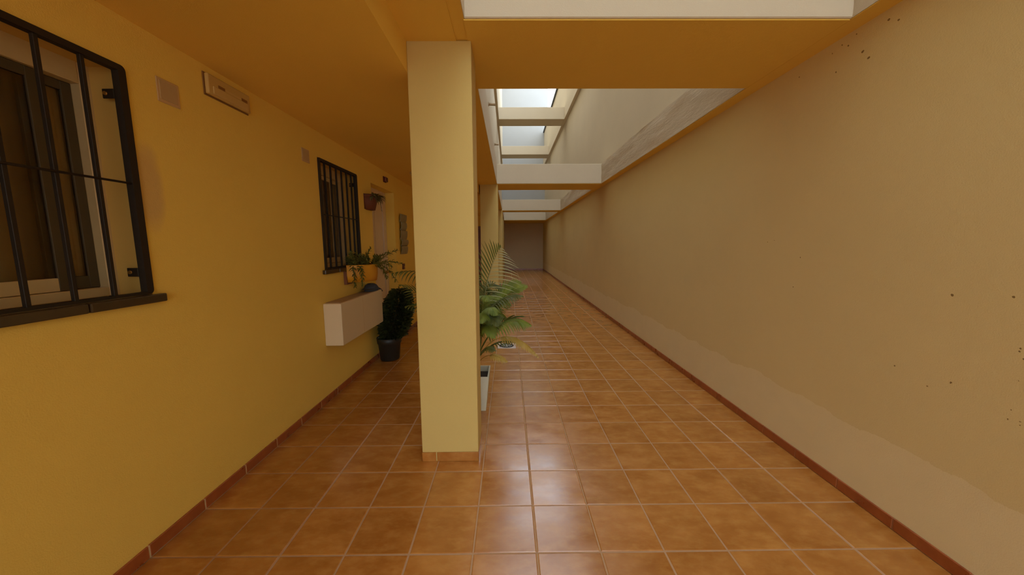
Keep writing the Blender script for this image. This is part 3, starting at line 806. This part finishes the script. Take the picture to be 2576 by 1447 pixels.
# thick green frond to the right
frond([B_(.06, .05, .55), (-.22, 3.35, .98), (-.05, 3.3, 1.17), (.17, 3.22, 1.20)], M_PALM, (-.2, -.6, .75), .15, 24, .009, .38, .25, .9)
frond([B_(.06, .12, .55), (-.2, 3.5, 1.0), (-.06, 3.55, 1.20), (.12, 3.5, 1.20)], M_PALM, (0, -.5, .85), .15, 20, .009, .4, .3, .9)
frond([B_(.05, .02, .55), (-.25, 3.25, .98), (-.1, 3.15, 1.15), (.12, 3.05, 1.14)], M_PALMD, (.1, -.4, .9), .17, 16, .009, .4, .9, .8)
# lower arching frond with dark tip
frond([B_(.06, -.02, .5), (-.22, 3.22, .80), (-.02, 3.15, .98), (.20, 3.1, .86)], M_PALM, (0, -.25, 1), .20, 20, .009, .30, .9, .7)
frond([B_(.06, 0, .5), (-.2, 3.28, .78), (-.04, 3.22, .94), (.14, 3.18, .93)], M_PALMD, (.1, .2, 1), .17, 16, .008, .3, .3, .8)
frond([B_(.04, -.04, .45), (-.25, 3.2, .62), (-.12, 3.15, .74), (.06, 3.1, .70)], M_PALMD, (0, -.2, 1), .10, 12, .006, .35, .8, .8)
# yellowing frond hanging low
frond([B_(.06, -.02, .45), (-.2, 3.2, .78), (.05, 3.12, .85), (.265, 3.05, .57)], M_PALMY, (0, -.2, 1), .12, 18, .008, .45, 1.1, 1.1)
frond([B_(.04, -.06, .42), (-.24, 3.15, .60), (-.14, 3.1, .62), (-.02, 3.05, .54)], M_PALMY, (0, -.3, 1), .09, 9, .007, .5, .8, 1.0)
frond([B_(.05, -.05, .42), (-.27, 3.16, .62), (-.22, 3.12, .70), (-.14, 3.06, .64)], M_PALMD, (0, -.3, 1), .10, 9, .006, .4, .8, 1.0)
# middle mass, seen to the right of the pillar
for (dx, dy, zt, xt, yt) in ((.02, -.02, 1.18, -.20, 3.02), (.0, .0, 1.06, -.12, 2.98), (.04, .05, 1.24, -.12, 3.5), (.02, .06, 1.10, -.02, 3.62), (.03, -.04, .96, -.10, 3.0), (.05, .08, 1.02, .02, 3.75), (0, .02, 1.0, -.24, 2.95), (.02, .0, 1.12, -.06, 3.3), (.03, .04, .92, -.02, 3.45), (.0, -.03, 1.0, -.16, 3.15), (.02, -.05, .84, -.14, 3.05), (.03, .02, 1.2, -.2, 3.35)):
    frond([B_(dx, dy, .5), (pc.x+.07, pc.y+dy, .85), ((pc.x+xt)/2+.06, (pc.y+yt)/2, zt+.10), (xt, yt, zt-.08)], rnd.choice([M_PALM, M_PALM, M_PALMD]), (.15, -.35, .9), .165, 28, .0056, .30, 1.0, .85)
# fronds to the left of the pillar
frond([B_(-.05, 0, .55), (-.5, 3.35, 1.05), (-.68, 3.3, 1.46), (-1.09, 3.2, 1.33)], M_PALMD, (0, -.3, 1), .22, 16, .0062, .40, 1.5, .6)
frond([B_(-.05, -.02, .5), (-.5, 3.3, .90), (-.7, 3.25, 1.10), (-1.02, 3.2, 1.23)], M_PALMD, (0, -.5, .8), .18, 13, .0055, .5, .5, 1.0)
frond([B_(-.05, .03, .5), (-.5, 3.35, .85), (-.7, 3.3, 1.08), (-.98, 3.22, 1.02)], M_PALMD, (0, -.4, .9), .17, 13, .0065, .42, 1.0, .8)
frond([B_(-.04, .06, .5), (-.48, 3.5, .9), (-.6, 3.6, 1.2), (-.85, 3.7, 1.15)], M_PALM, (0, -.4, .9), .18, 14, .007, .4, .9, .8)
frond([B_(0, .1, .5), (-.40, 3.55, 1.0), (-.42, 3.75, 1.35), (-.45, 4.0, 1.3)], M_PALM, (0, -.4, .9), .2, 14, .007, .4, .9, .8)

# ------------------------------------------------------------------ floor drain
dx_, dy_ = -.045, 5.385
fd = thing('floor_drain', 'square pale floor drain with round metal grate near the palm', 'drain', (dx_, dy_, 0))
MB().box(dx_-.142, dx_+.142, dy_-.142, dy_+.142, -.001, .005, .002).build('plate', M_DRPL, fd)
MB().lathe([(.112, .005), (.112, .010), (.085, .010), (.085, .005)], (dx_, dy_, 0), 28).build('rim', M_DARK, fd)
MB().lathe([(.084, .0055), (.03, .0065), (.001, .0065)], (dx_, dy_, 0), 24).build('grate', M_STEEL, fd)
for k in range(6):
    a = k*math.pi/3; c, s = math.cos(a), math.sin(a)
    MB().tube([(dx_+.03*c, dy_+.03*s, .008), (dx_+.075*c, dy_+.075*s, .008)], .005, 5).build('slot', M_DARK, fd)
